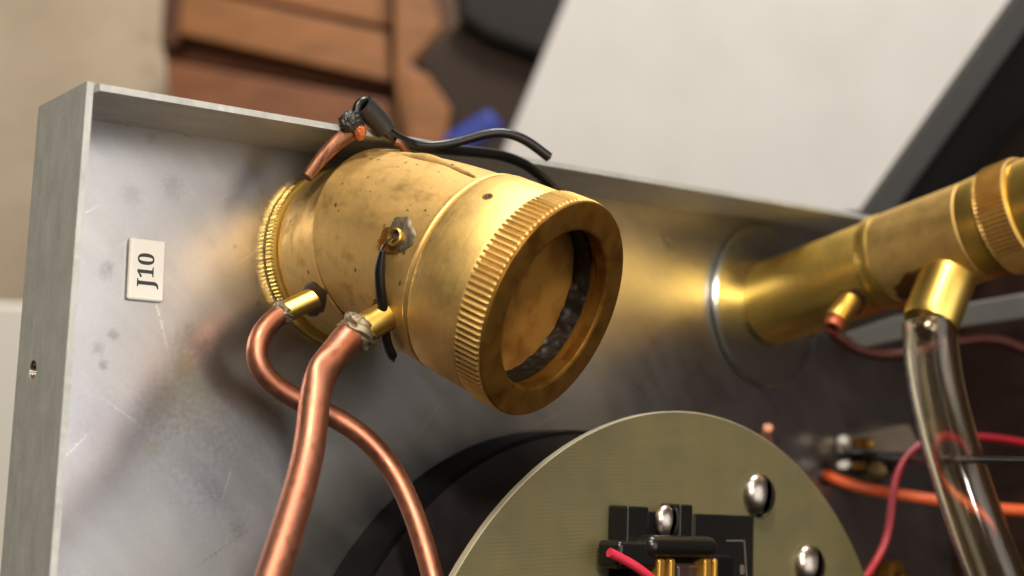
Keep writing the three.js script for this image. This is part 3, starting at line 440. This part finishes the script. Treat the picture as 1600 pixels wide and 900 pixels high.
// ------------------------------------------------------------------ the slender brass tube on the right
const TB = onZ(1193, 478, 0.0002), TA = V(0, 0.2, 1).normalize();
const tube = thing('brass_tube', 'slender brass tube with side stubs standing out of the metal plate', 'brass tube', TB);
let hoseTop, hoseDir;
{
  part(tube, 'boss', rev([[0.0001, 0.0002], [0.0245, 0.0002], [0.0252, 0.0008], [0.0252, 0.0016], [0.0246, 0.0022], [0.0215, 0.0024], [0.0001, 0.0024]], TB, Z, { seg: 120, crease: 0.5 }), mBoss);
  part(tube, 'lower_barrel', rev([[0.0001, 0.002], [0.0128, 0.0015], [0.0129, 0.0420], [0.0127, 0.0423]], TB, TA, { seg: 96 }), mBright);
  part(tube, 'collar', rev([[0.0127, 0.0423], [0.0134, 0.0426], [0.0137, 0.0437], [0.0137, 0.0463], [0.0134, 0.0469]], TB, TA, { seg: 96 }), mBright);
  part(tube, 'upper_barrel', rev([[0.0130, 0.0467], [0.0135, 0.0471], [0.0136, 0.0735], [0.0131, 0.0739]], TB, TA, { seg: 96 }), mRing);
  part(tube, 'collar', rev([[0.0131, 0.0739], [0.0137, 0.0743], [0.0139, 0.0780], [0.0137, 0.0795], [0.0125, 0.0799]], TB, TA, { seg: 96 }), mBright);
  part(tube, 'knurled_cap', rev([[0.0125, 0.0799], [0.0146, 0.0802], [0.0149, 0.0809], [0.0149, 0.0880], [0.0147, 0.0884], [0.0142, 0.0887]], TB, TA, { teeth: [76, 0.0007, 0.0805, 0.0882], crease: 0.35 }), mRing);
  part(tube, 'end_plug', rev([[0.0142, 0.0887], [0.0136, 0.0889], [0.0134, 0.1055], [0.0120, 0.1063], [0.0001, 0.1063]], TB, TA, { seg: 96 }), mBright);
  // small stub with its copper tip
  const hit = (px, py, r) => { const d = dir(px, py), a = TA, o = EYE.clone().sub(TB), dd = d.clone().addScaledVector(a, -d.dot(a)), oo = o.clone().addScaledVector(a, -o.dot(a)), qa = dd.lengthSq(), qb = 2 * dd.dot(oo), qc = oo.lengthSq() - r * r, D = Math.sqrt(Math.max(0, qb * qb - 4 * qa * qc)), p = EYE.clone().addScaledVector(d, (-qb - D) / (2 * qa)), n = p.clone().sub(TB); n.addScaledVector(a, -n.dot(a)).normalize(); return { p, n }; };
  const a = hit(1328, 472, 0.0129), dpt = a.p.clone().sub(EYE).dot(FWD), e = at(1306, 502, dpt - 0.004), e2 = at(1300, 513, dpt - 0.0055), sd = e.clone().sub(a.p).normalize();
  part(tube, 'flux_ring', sheet((x, y) => hit(x, y, 0.0129), 1329, 472, 24, 24, 0.0003, 5, 0.3), mFlux);
  const st = part(tube, 'small_stub', bar([a.p.clone().addScaledVector(sd, -0.002), e], 0.0034, { seg: 28 }), mBright);
  part(tube, 'copper_tip', bar([e, e2], 0.0026, { seg: 24, hollow: 0.55 }), std({ map: copTex, color: lin(1, 0.62, 0.5), roughness: 0.45, metalness: 0.7 }), 'open copper tube tip');
  part(tube, 'tip_bore', blob(e.clone().lerp(e2, 0.5), 0.0014, 0.0014, 0.001, sd, 3, 0.1), mHole);
  // large stub that carries the hose
  const b = hit(1478, 440, 0.0136), db = b.p.clone().sub(EYE).dot(FWD), f2 = at(1453, 505, db - 0.005); hoseDir = f2.clone().sub(b.p).normalize(); hoseTop = f2.clone();
  part(tube, 'flux_ring', sheet((x, y) => hit(x, y, 0.0136), 1462, 446, 58, 34, 0.0003, 8, 0.35), std({ map: brassOld, color: lin(0.3, 0.24, 0.2), roughness: 0.55, metalness: 0.7 }));
  part(tube, 'hose_stub', loft([0, 0.2, 0.9, 1].map((t) => ({ c: b.p.clone().addScaledVector(hoseDir, -0.003).lerp(f2, t), n: hoseDir.clone(), r: t === 0 ? 0.0074 : t === 1 ? 0.0069 : 0.0073 })), { seg: 48, caps: true }), mBright);
  part(tube, 'hose_barb', bar([f2.clone().addScaledVector(hoseDir, -0.002), f2.clone().addScaledVector(hoseDir, 0.0035)], 0.0034, { seg: 28 }), mSteel);
}
{ // clear hose
  const h = thing('clear_hose', 'clear yellowish plastic hose hanging from the slender brass tube', 'hose', hoseTop), d0 = hoseTop.clone().sub(EYE).dot(FWD);
  const pts = [hoseTop.clone().addScaledVector(hoseDir, 0.0003), at(1453, 545, d0 - 0.002), at(1461, 600, d0 - 0.005), at(1480, 680, d0 - 0.010), at(1508, 770, d0 - 0.016), at(1540, 860, d0 - 0.021), at(1580, 960, d0 - 0.026)];
  part(h, 'hose_wall', bar(pts, 0.0070, { n: 80, seg: 48, hollow: 0.76, smoothing: 80 }), mHose);
}
{ // plain strip under the tube
  const s = thing('grey_strip', 'dull grey strip running behind the slender brass tube', 'strip', at(1360, 520, 0.41));
  board(s, 'strip', [[1318, 522], [1400, 494], [1640, 452], [1640, 492], [1500, 512], [1345, 545]], 0.41, 0.003, std({ color: lin(0.10, 0.10, 0.092), roughness: 0.65 }), 0.0006);  // one even dull grey, darker than the tray walls
}
// ------------------------------------------------------------------ black drum and its circuit board disc
const DC = V(0.0636, -0.1171, 0.0003);
{
  const drum = thing('black_drum', 'low glossy black round housing on the metal plate', 'housing', DC);
  part(drum, 'drum_shell', rev([[0.0001, 0], [0.0790, 0], [0.0790, 0.0120], [0.0787, 0.0127], [0.0782, 0.0129], [0.0779, 0.01295]], DC, Z, { seg: 200, crease: 0.4 }), mMatBlack);
  part(drum, 'drum_face', rev([[0.0779, 0.01295], [0.0660, 0.0129], [0.0600, 0.0127], [0.0001, 0.0127]], DC, Z, { seg: 200, crease: 0.2 }), mDrum);
  part(drum, 'hub', rev([[0.0430, 0.0127], [0.0430, 0.0430], [0.0001, 0.0430]], DC, Z, { seg: 120 }), mBlack);
  const disc = thing('circuit_disc', 'olive green round bare circuit board disc over the black housing', 'circuit board', DC.clone().setZ(0.044));
  const PZ = 0.046;
  const face = new THREE.CircleGeometry(0.08275, 220); { const p = face.attributes.position, uv = face.attributes.uv; for (let i = 0; i < uv.count; i++) uv.setXY(i, p.getX(i), p.getY(i)); } face.translate(DC.x, DC.y, PZ); part(disc, 'board_face', face, mPcb);
  part(disc, 'board_edge', rev([[0.0430, PZ - 0.0018], [0.0829, PZ - 0.0018], [0.08295, PZ - 0.0012], [0.08295, PZ - 0.0002], [0.08275, PZ]], V(DC.x, DC.y, 0), Z, { seg: 220, crease: 0.5, wob: (th, s) => (fbm(th * 40, s * 900, 2, 1) - 0.5) * 0.0001 }), mPcbEdge);
  // slotted screws
  const screw = (parent, px, py, z, r, ang, name, label) => {
    const c = onZ(px, py, z), g = [], sx = V(Math.cos(ang), Math.sin(ang), 0), sy = V(-sx.y, sx.x, 0), sl = r * 0.17;
    const s = parent ? null : thing(name, label, 'screw', c, 'slotted screws in the circuit disc');
    // domed head in two halves either side of a real slot
    const hgt = (x, y) => r * 0.66 * Math.sqrt(Math.max(0, 1 - (x * x + y * y) / (r * r))) + r * 0.06;
    for (const k of [1, -1]) {                          // the two halves either side of a real slot
      const P = [], Nn = [], I = [], N = 20, Mm = 36;
      for (let i = 0; i <= N; i++) for (let j = 0; j <= Mm; j++) { const y = sl + (r * 0.998 - sl) * Math.sin(i / N * Math.PI / 2), xm = Math.sqrt(Math.max(0, r * r - y * y)), x = xm * Math.sin((j / Mm - 0.5) * Math.PI), h = hgt(x, y), n = V(x, y, 0).multiplyScalar(0.66 * 0.66).add(V(0, 0, h)).normalize(), v = c.clone().addScaledVector(sx, x).addScaledVector(sy, y * k).add(V(0, 0, h)), m = sx.clone().multiplyScalar(n.x).addScaledVector(sy, n.y * k).add(V(0, 0, n.z)); P.push(v.x, v.y, v.z); Nn.push(m.x, m.y, m.z); }
      for (let i = 0; i < N; i++) for (let j = 0; j < Mm; j++) { const a = i * (Mm + 1) + j, b = a + Mm + 1; k > 0 ? I.push(a, a + 1, b, a + 1, b + 1, b) : I.push(a, b, a + 1, a + 1, b, b + 1); }
      const o = P.length / 3, W = 24; for (let i = 0; i <= W; i++) { const x = Math.sqrt(r * r - sl * sl) * (2 * i / W - 1), v = c.clone().addScaledVector(sx, x).addScaledVector(sy, sl * k); P.push(v.x, v.y, v.z, v.x, v.y, v.z + hgt(x, sl)); for (let t = 0; t < 2; t++) Nn.push(-sy.x * k, -sy.y * k, 0); }
      for (let i = 0; i < W; i++) { const a = o + i * 2; k > 0 ? I.push(a, a + 1, a + 2, a + 1, a + 3, a + 2) : I.push(a, a + 2, a + 1, a + 1, a + 2, a + 3); }
      const o2 = P.length / 3; for (let i = 0; i <= W; i++) { const th = Math.asin(sl / r) + (Math.PI - 2 * Math.asin(sl / r)) * i / W, n = sx.clone().multiplyScalar(Math.cos(th)).addScaledVector(sy, Math.sin(th) * k), v = c.clone().addScaledVector(n, r); P.push(v.x, v.y, v.z, v.x, v.y, v.z + r * 0.06); Nn.push(n.x, n.y, 0, n.x, n.y, 0); }
      for (let i = 0; i < W; i++) { const a = o2 + i * 2; k > 0 ? I.push(a, a + 2, a + 1, a + 1, a + 2, a + 3) : I.push(a, a + 1, a + 2, a + 1, a + 3, a + 2); }
      const q = new THREE.BufferGeometry(); q.setAttribute('position', new THREE.Float32BufferAttribute(P, 3)); q.setAttribute('normal', new THREE.Float32BufferAttribute(Nn, 3)); q.setIndex(I); const u = new Float32Array(P.length / 3 * 2); for (let i = 0; i < u.length / 2; i++) { u[2 * i] = P[3 * i]; u[2 * i + 1] = P[3 * i + 1]; } q.setAttribute('uv', new THREE.BufferAttribute(u, 2)); g.push(q);
    }
    const floor = box(0, 0, r * 1.72, sl * 2.02, r * 0.36, c, sx, sy, 0.00001, 0.00005);
    const head = mergeGeometries(g);
    const hm = parent ? part(parent, 'screw', head, mSteel) : part(s, 'head', head, mSteel); part(parent ?? s, 'slot_floor', floor, mSteel);
    return c;
  };
  screw(null, 1183, 774, PZ + 0.0001, 0.0052, 1.35, 'slotted_screw', 'domed slotted steel screw in the green disc beside the square black label');
  screw(null, 1262, 884, PZ + 0.0001, 0.0052, 1.25, 'slotted_screw', 'domed slotted steel screw nearest the outer rim of the green disc');
  // printed black square label
  const ex = onZ(1190, 812, PZ).sub(onZ(1084, 808, PZ)).setZ(0).normalize(), ey = V(-ex.y, ex.x, 0), zAx = V(0, 0, 1);
  const pc = onZ(1136, 860, PZ), lab = thing('black_label', 'square black label with pale printed outline and letters on the green disc', 'label', pc);
  const wl = onZ(1082, 810, PZ).distanceTo(onZ(1175, 806, PZ));
  const lh = 0.024; const lo = onZ(1175, 806, PZ);
  part(lab, 'label_plate', box(-wl / 2, -lh / 2, wl, lh, 0.0006, lo, ex, ey, 0.0001, 0.0003), mBlack);
  const mPrint = std({ color: lin(0.16, 0.14, 0.12), roughness: 0.6 });
  const l1 = onZ(1135, 845, PZ + 0.0007), l2 = onZ(1163, 845, PZ + 0.0007), l3 = onZ(1170, 960, PZ + 0.0007);
  part(lab, 'printed_line', bar([l1, l2], 0.00013, { seg: 6 }), mPrint); part(lab, 'printed_line', bar([l2, l3], 0.00013, { seg: 6 }), mPrint);
  const font = await new FontLoader().loadAsync('fonts/droid/droid_sans_bold.typeface.json');
  for (const [ch, px, py, s] of [['B', 1160, 890, 0.0021], ['o', 1128, 882, 0.0022]]) { const g = new TextGeometry(ch, { font, size: s, depth: 0.00004, curveSegments: 4 }); g.computeBoundingBox(); g.center(); const c = onZ(px, py, PZ + 0.0008); g.applyMatrix4(new THREE.Matrix4().makeBasis(ex, ey, zAx).setPosition(c)); part(lab, 'lettering', g, mPrint); }
  // black slotted light sensor with its amber coil
  const s0 = onZ(1040, 850, PZ), sen = thing('slot_sensor', 'black plastic slotted sensor block with amber windows on the green disc', 'sensor', s0);
  const PB = (x0, x1, y0, y1, za, zb, name, m = mBlack, r = 0.0005) => { const zt = PZ + zb, p = onZ((x0 + x1) / 2, (y0 + y1) / 2, zt), w = onZ(x0, (y0 + y1) / 2, zt).distanceTo(onZ(x1, (y0 + y1) / 2, zt)), h = onZ((x0 + x1) / 2, y0, zt).distanceTo(onZ((x0 + x1) / 2, y1, zt)); return part(sen, name, box(0, 0, w, h, zb - za, V(p.x, p.y, PZ + za), ex, ey, 0, r), m); };
  PB(980, 1014, 791, 850, 0.0002, 0.006, 'ear'); PB(1062, 1083, 788, 850, 0.0002, 0.006, 'ear'); PB(1014, 1062, 800, 850, 0.0002, 0.003, 'ear_web', mMatBlack);
  PB(968, 1030, 846, 890, 0.0022, 0.0090, 'shoulder', mBlack, 0.0012); PB(1020, 1128, 838, 872, 0.0022, 0.0105, 'bridge', mBlack, 0.0022);
  PB(985, 1150, 868, 980, 0.0002, 0.0060, 'housing_block', mMatBlack);
  const rib = [[1034, 11], [1051, 9], [1106, 11], [1119, 7]]; for (const [x, w] of rib) PB(x - w / 2, x + w / 2, 873, 970, 0.0030, 0.0095, 'amber_window', mAmber, 0.0006);
  PB(1058, 1098, 880, 970, 0.003, 0.0072, 'dark_lens', phy({ color: lin(0.05, 0.03, 0.025), roughness: 0.12 }), 0.001);
  screw(sen, 1040, 815, PZ + 0.0032, 0.0037, 1.35);
  // red lead ending at the sensor
  const rl = thing('pink_red_lead', 'short pinkish red lead with cut end in front of the sensor block', 'wire', onZ(960, 870, PZ));
  part(rl, 'insulation', bar([onZ(952, 863, PZ + 0.009), onZ(972, 873, PZ + 0.0095), onZ(998, 888, PZ + 0.0105), onZ(1022, 908, PZ + 0.011), onZ(1050, 940, PZ + 0.011)], 0.0010, { n: 30, seg: 18 }), mPink);
}
// ------------------------------------------------------------------ small things on the right of the plate
{
  const pin = onZ(1199, 690, 0);
  single('copper_pin', 'small copper pin standing in the plate behind the green disc', 'pin', bar([pin.clone().add(V(0, 0, 0.0002)), onZ(1198, 682, 0.004), onZ(1200, 668, 0.007)], 0.0014, { n: 14, seg: 14 }), std({ map: copTex, roughness: 0.5, metalness: 0.25 }), pin);
  const lc = onZ(1340, 715, 0.001), lug = thing('terminal_lug', 'small soldered terminal block with white beads on the plate', 'terminal', lc);
  part(lug, 'bracket', prism([[1330, 684], [1370, 678], [1422, 664], [1436, 690], [1432, 708], [1330, 708]].map(([x, y]) => { const p = onZ(x, y, 0.006); return [p.x, p.y]; }).reverse(), V(0, 0, 0.0004), V(1, 0, 0), V(0, 1, 0), 0.0055, { bevel: 0.0005 }), std({ map: steelTex, color: lin(0.62, 0.56, 0.48), roughness: 0.5, metalness: 0.7 }));
  for (const [x, y, rx, ry] of [[1317, 688, 0.0016, 0.0019], [1319, 726, 0.0015, 0.0027]]) part(lug, 'white_bead', blob(onZ(x, y, 0.007), rx, ry, 0.0018, Z, x % 17, 0.2), mLabel);
  part(lug, 'brass_tab', box(0, 0, 0.009, 0.0032, 0.002, onZ(1345, 692, 0.0065), V(1, 0.02, 0), V(-0.02, 1, 0)), mOld);
  part(lug, 'solder_bead', blob(onZ(1360, 694, 0.0085), 0.0015, 0.0014, 0.0013, Z, 4, 0.3), mBright);
  part(lug, 'solder_bead', blob(onZ(1370, 736, 0.007), 0.0038, 0.0034, 0.003, Z, 9, 0.3), std({ map: solderTex, color: lin(0.6, 0.48, 0.3), roughness: 0.35, metalness: 0.9 }));
  part(lug, 'brass_tab', box(0, 0, 0.006, 0.003, 0.002, onZ(1338, 728, 0.0052), V(1, 0, 0), V(0, 1, 0)), mOld);
  part(lug, 'insulator', box(0, 0, 0.022, 0.0085, 0.004, onZ(1365, 718, 0.001), V(1, 0.05, 0), V(-0.05, 1, 0)), mMatBlack);
  const gz = 0.0045;
  const w1 = thing('black_wire', 'thin straight black wire passing in front of the clear hose', 'wire', onZ(1320, 705, 0.01));
  part(w1, 'insulation', bar([onZ(1318, 704, 0.010), onZ(1350, 710, 0.013), onZ(1400, 716, 0.025), onZ(1450, 718, 0.05), onZ(1530, 718, 0.085), onZ(1640, 721, 0.105)], (t) => mix(0.0013, 0.00085, t), { n: 50, seg: 14 }), mBlack);
  const w2 = thing('orange_wire', 'orange wire coming out of the grommet in the plate', 'wire', onZ(1288, 742, 0));
  part(w2, 'insulation', bar([onZ(1286, 740, -0.003), onZ(1292, 742, 0.0006), onZ(1315, 752, 0.004), onZ(1350, 763, 0.007), onZ(1400, 772, 0.015), onZ(1470, 782, 0.026), onZ(1540, 793, 0.037), onZ(1640, 800, 0.048)], 0.00175, { n: 70, seg: 20 }), mOrange);
  const w3 = thing('red_wire', 'dark red wire curling down past the orange wire', 'wire', onZ(1390, 800, 0.03));
  part(w3, 'insulation', bar([onZ(1660, 705, 0.050), onZ(1600, 692, 0.047), onZ(1550, 684, 0.044), onZ(1490, 682, 0.040), onZ(1442, 690, 0.037), onZ(1412, 718, 0.035), onZ(1396, 760, 0.036), onZ(1392, 805, 0.036), onZ(1386, 845, 0.035), onZ(1366, 882, 0.034), onZ(1340, 920, 0.034)], 0.00108, { n: 90, seg: 18 }), mRed);
  const w4 = thing('brown_enamel_wire', 'dark reddish brown enamelled wire sagging below the slender brass tube', 'wire', onZ(1360, 560, 0.01));
  part(w4, 'conductor', bar([onZ(1290, 505, 0.004), onZ(1308, 528, 0.008), onZ(1340, 548, 0.012), onZ(1380, 556, 0.016), onZ(1430, 550, 0.022), onZ(1500, 534, 0.03), onZ(1555, 530, 0.036), onZ(1590, 542, 0.041), onZ(1650, 575, 0.047)], 0.0017, { n: 70, seg: 16 }), std({ map: copTex, color: lin(0.14, 0.07, 0.06), roughness: 0.5, metalness: 0.4 }));
  const bn = onZ(1400, 900, 0.004); single('brass_nut', 'small dull brass nut on the plate behind the green disc rim', 'nut', rev([[0.0015, 0], [0.0052, 0], [0.0055, 0.0006], [0.0055, 0.0044], [0.0048, 0.005], [0.0022, 0.005], [0.0015, 0.0044]], V(bn.x, bn.y, 0.0003), Z, { seg: 6, ref: V(1, 0, 0), crease: 0.2 }), mOld, V(bn.x, bn.y, 0.0003));
}
scene.traverse((o) => { if (o.isMesh) { o.castShadow = true; o.receiveShadow = true; } });
renderer.render(scene, camera);
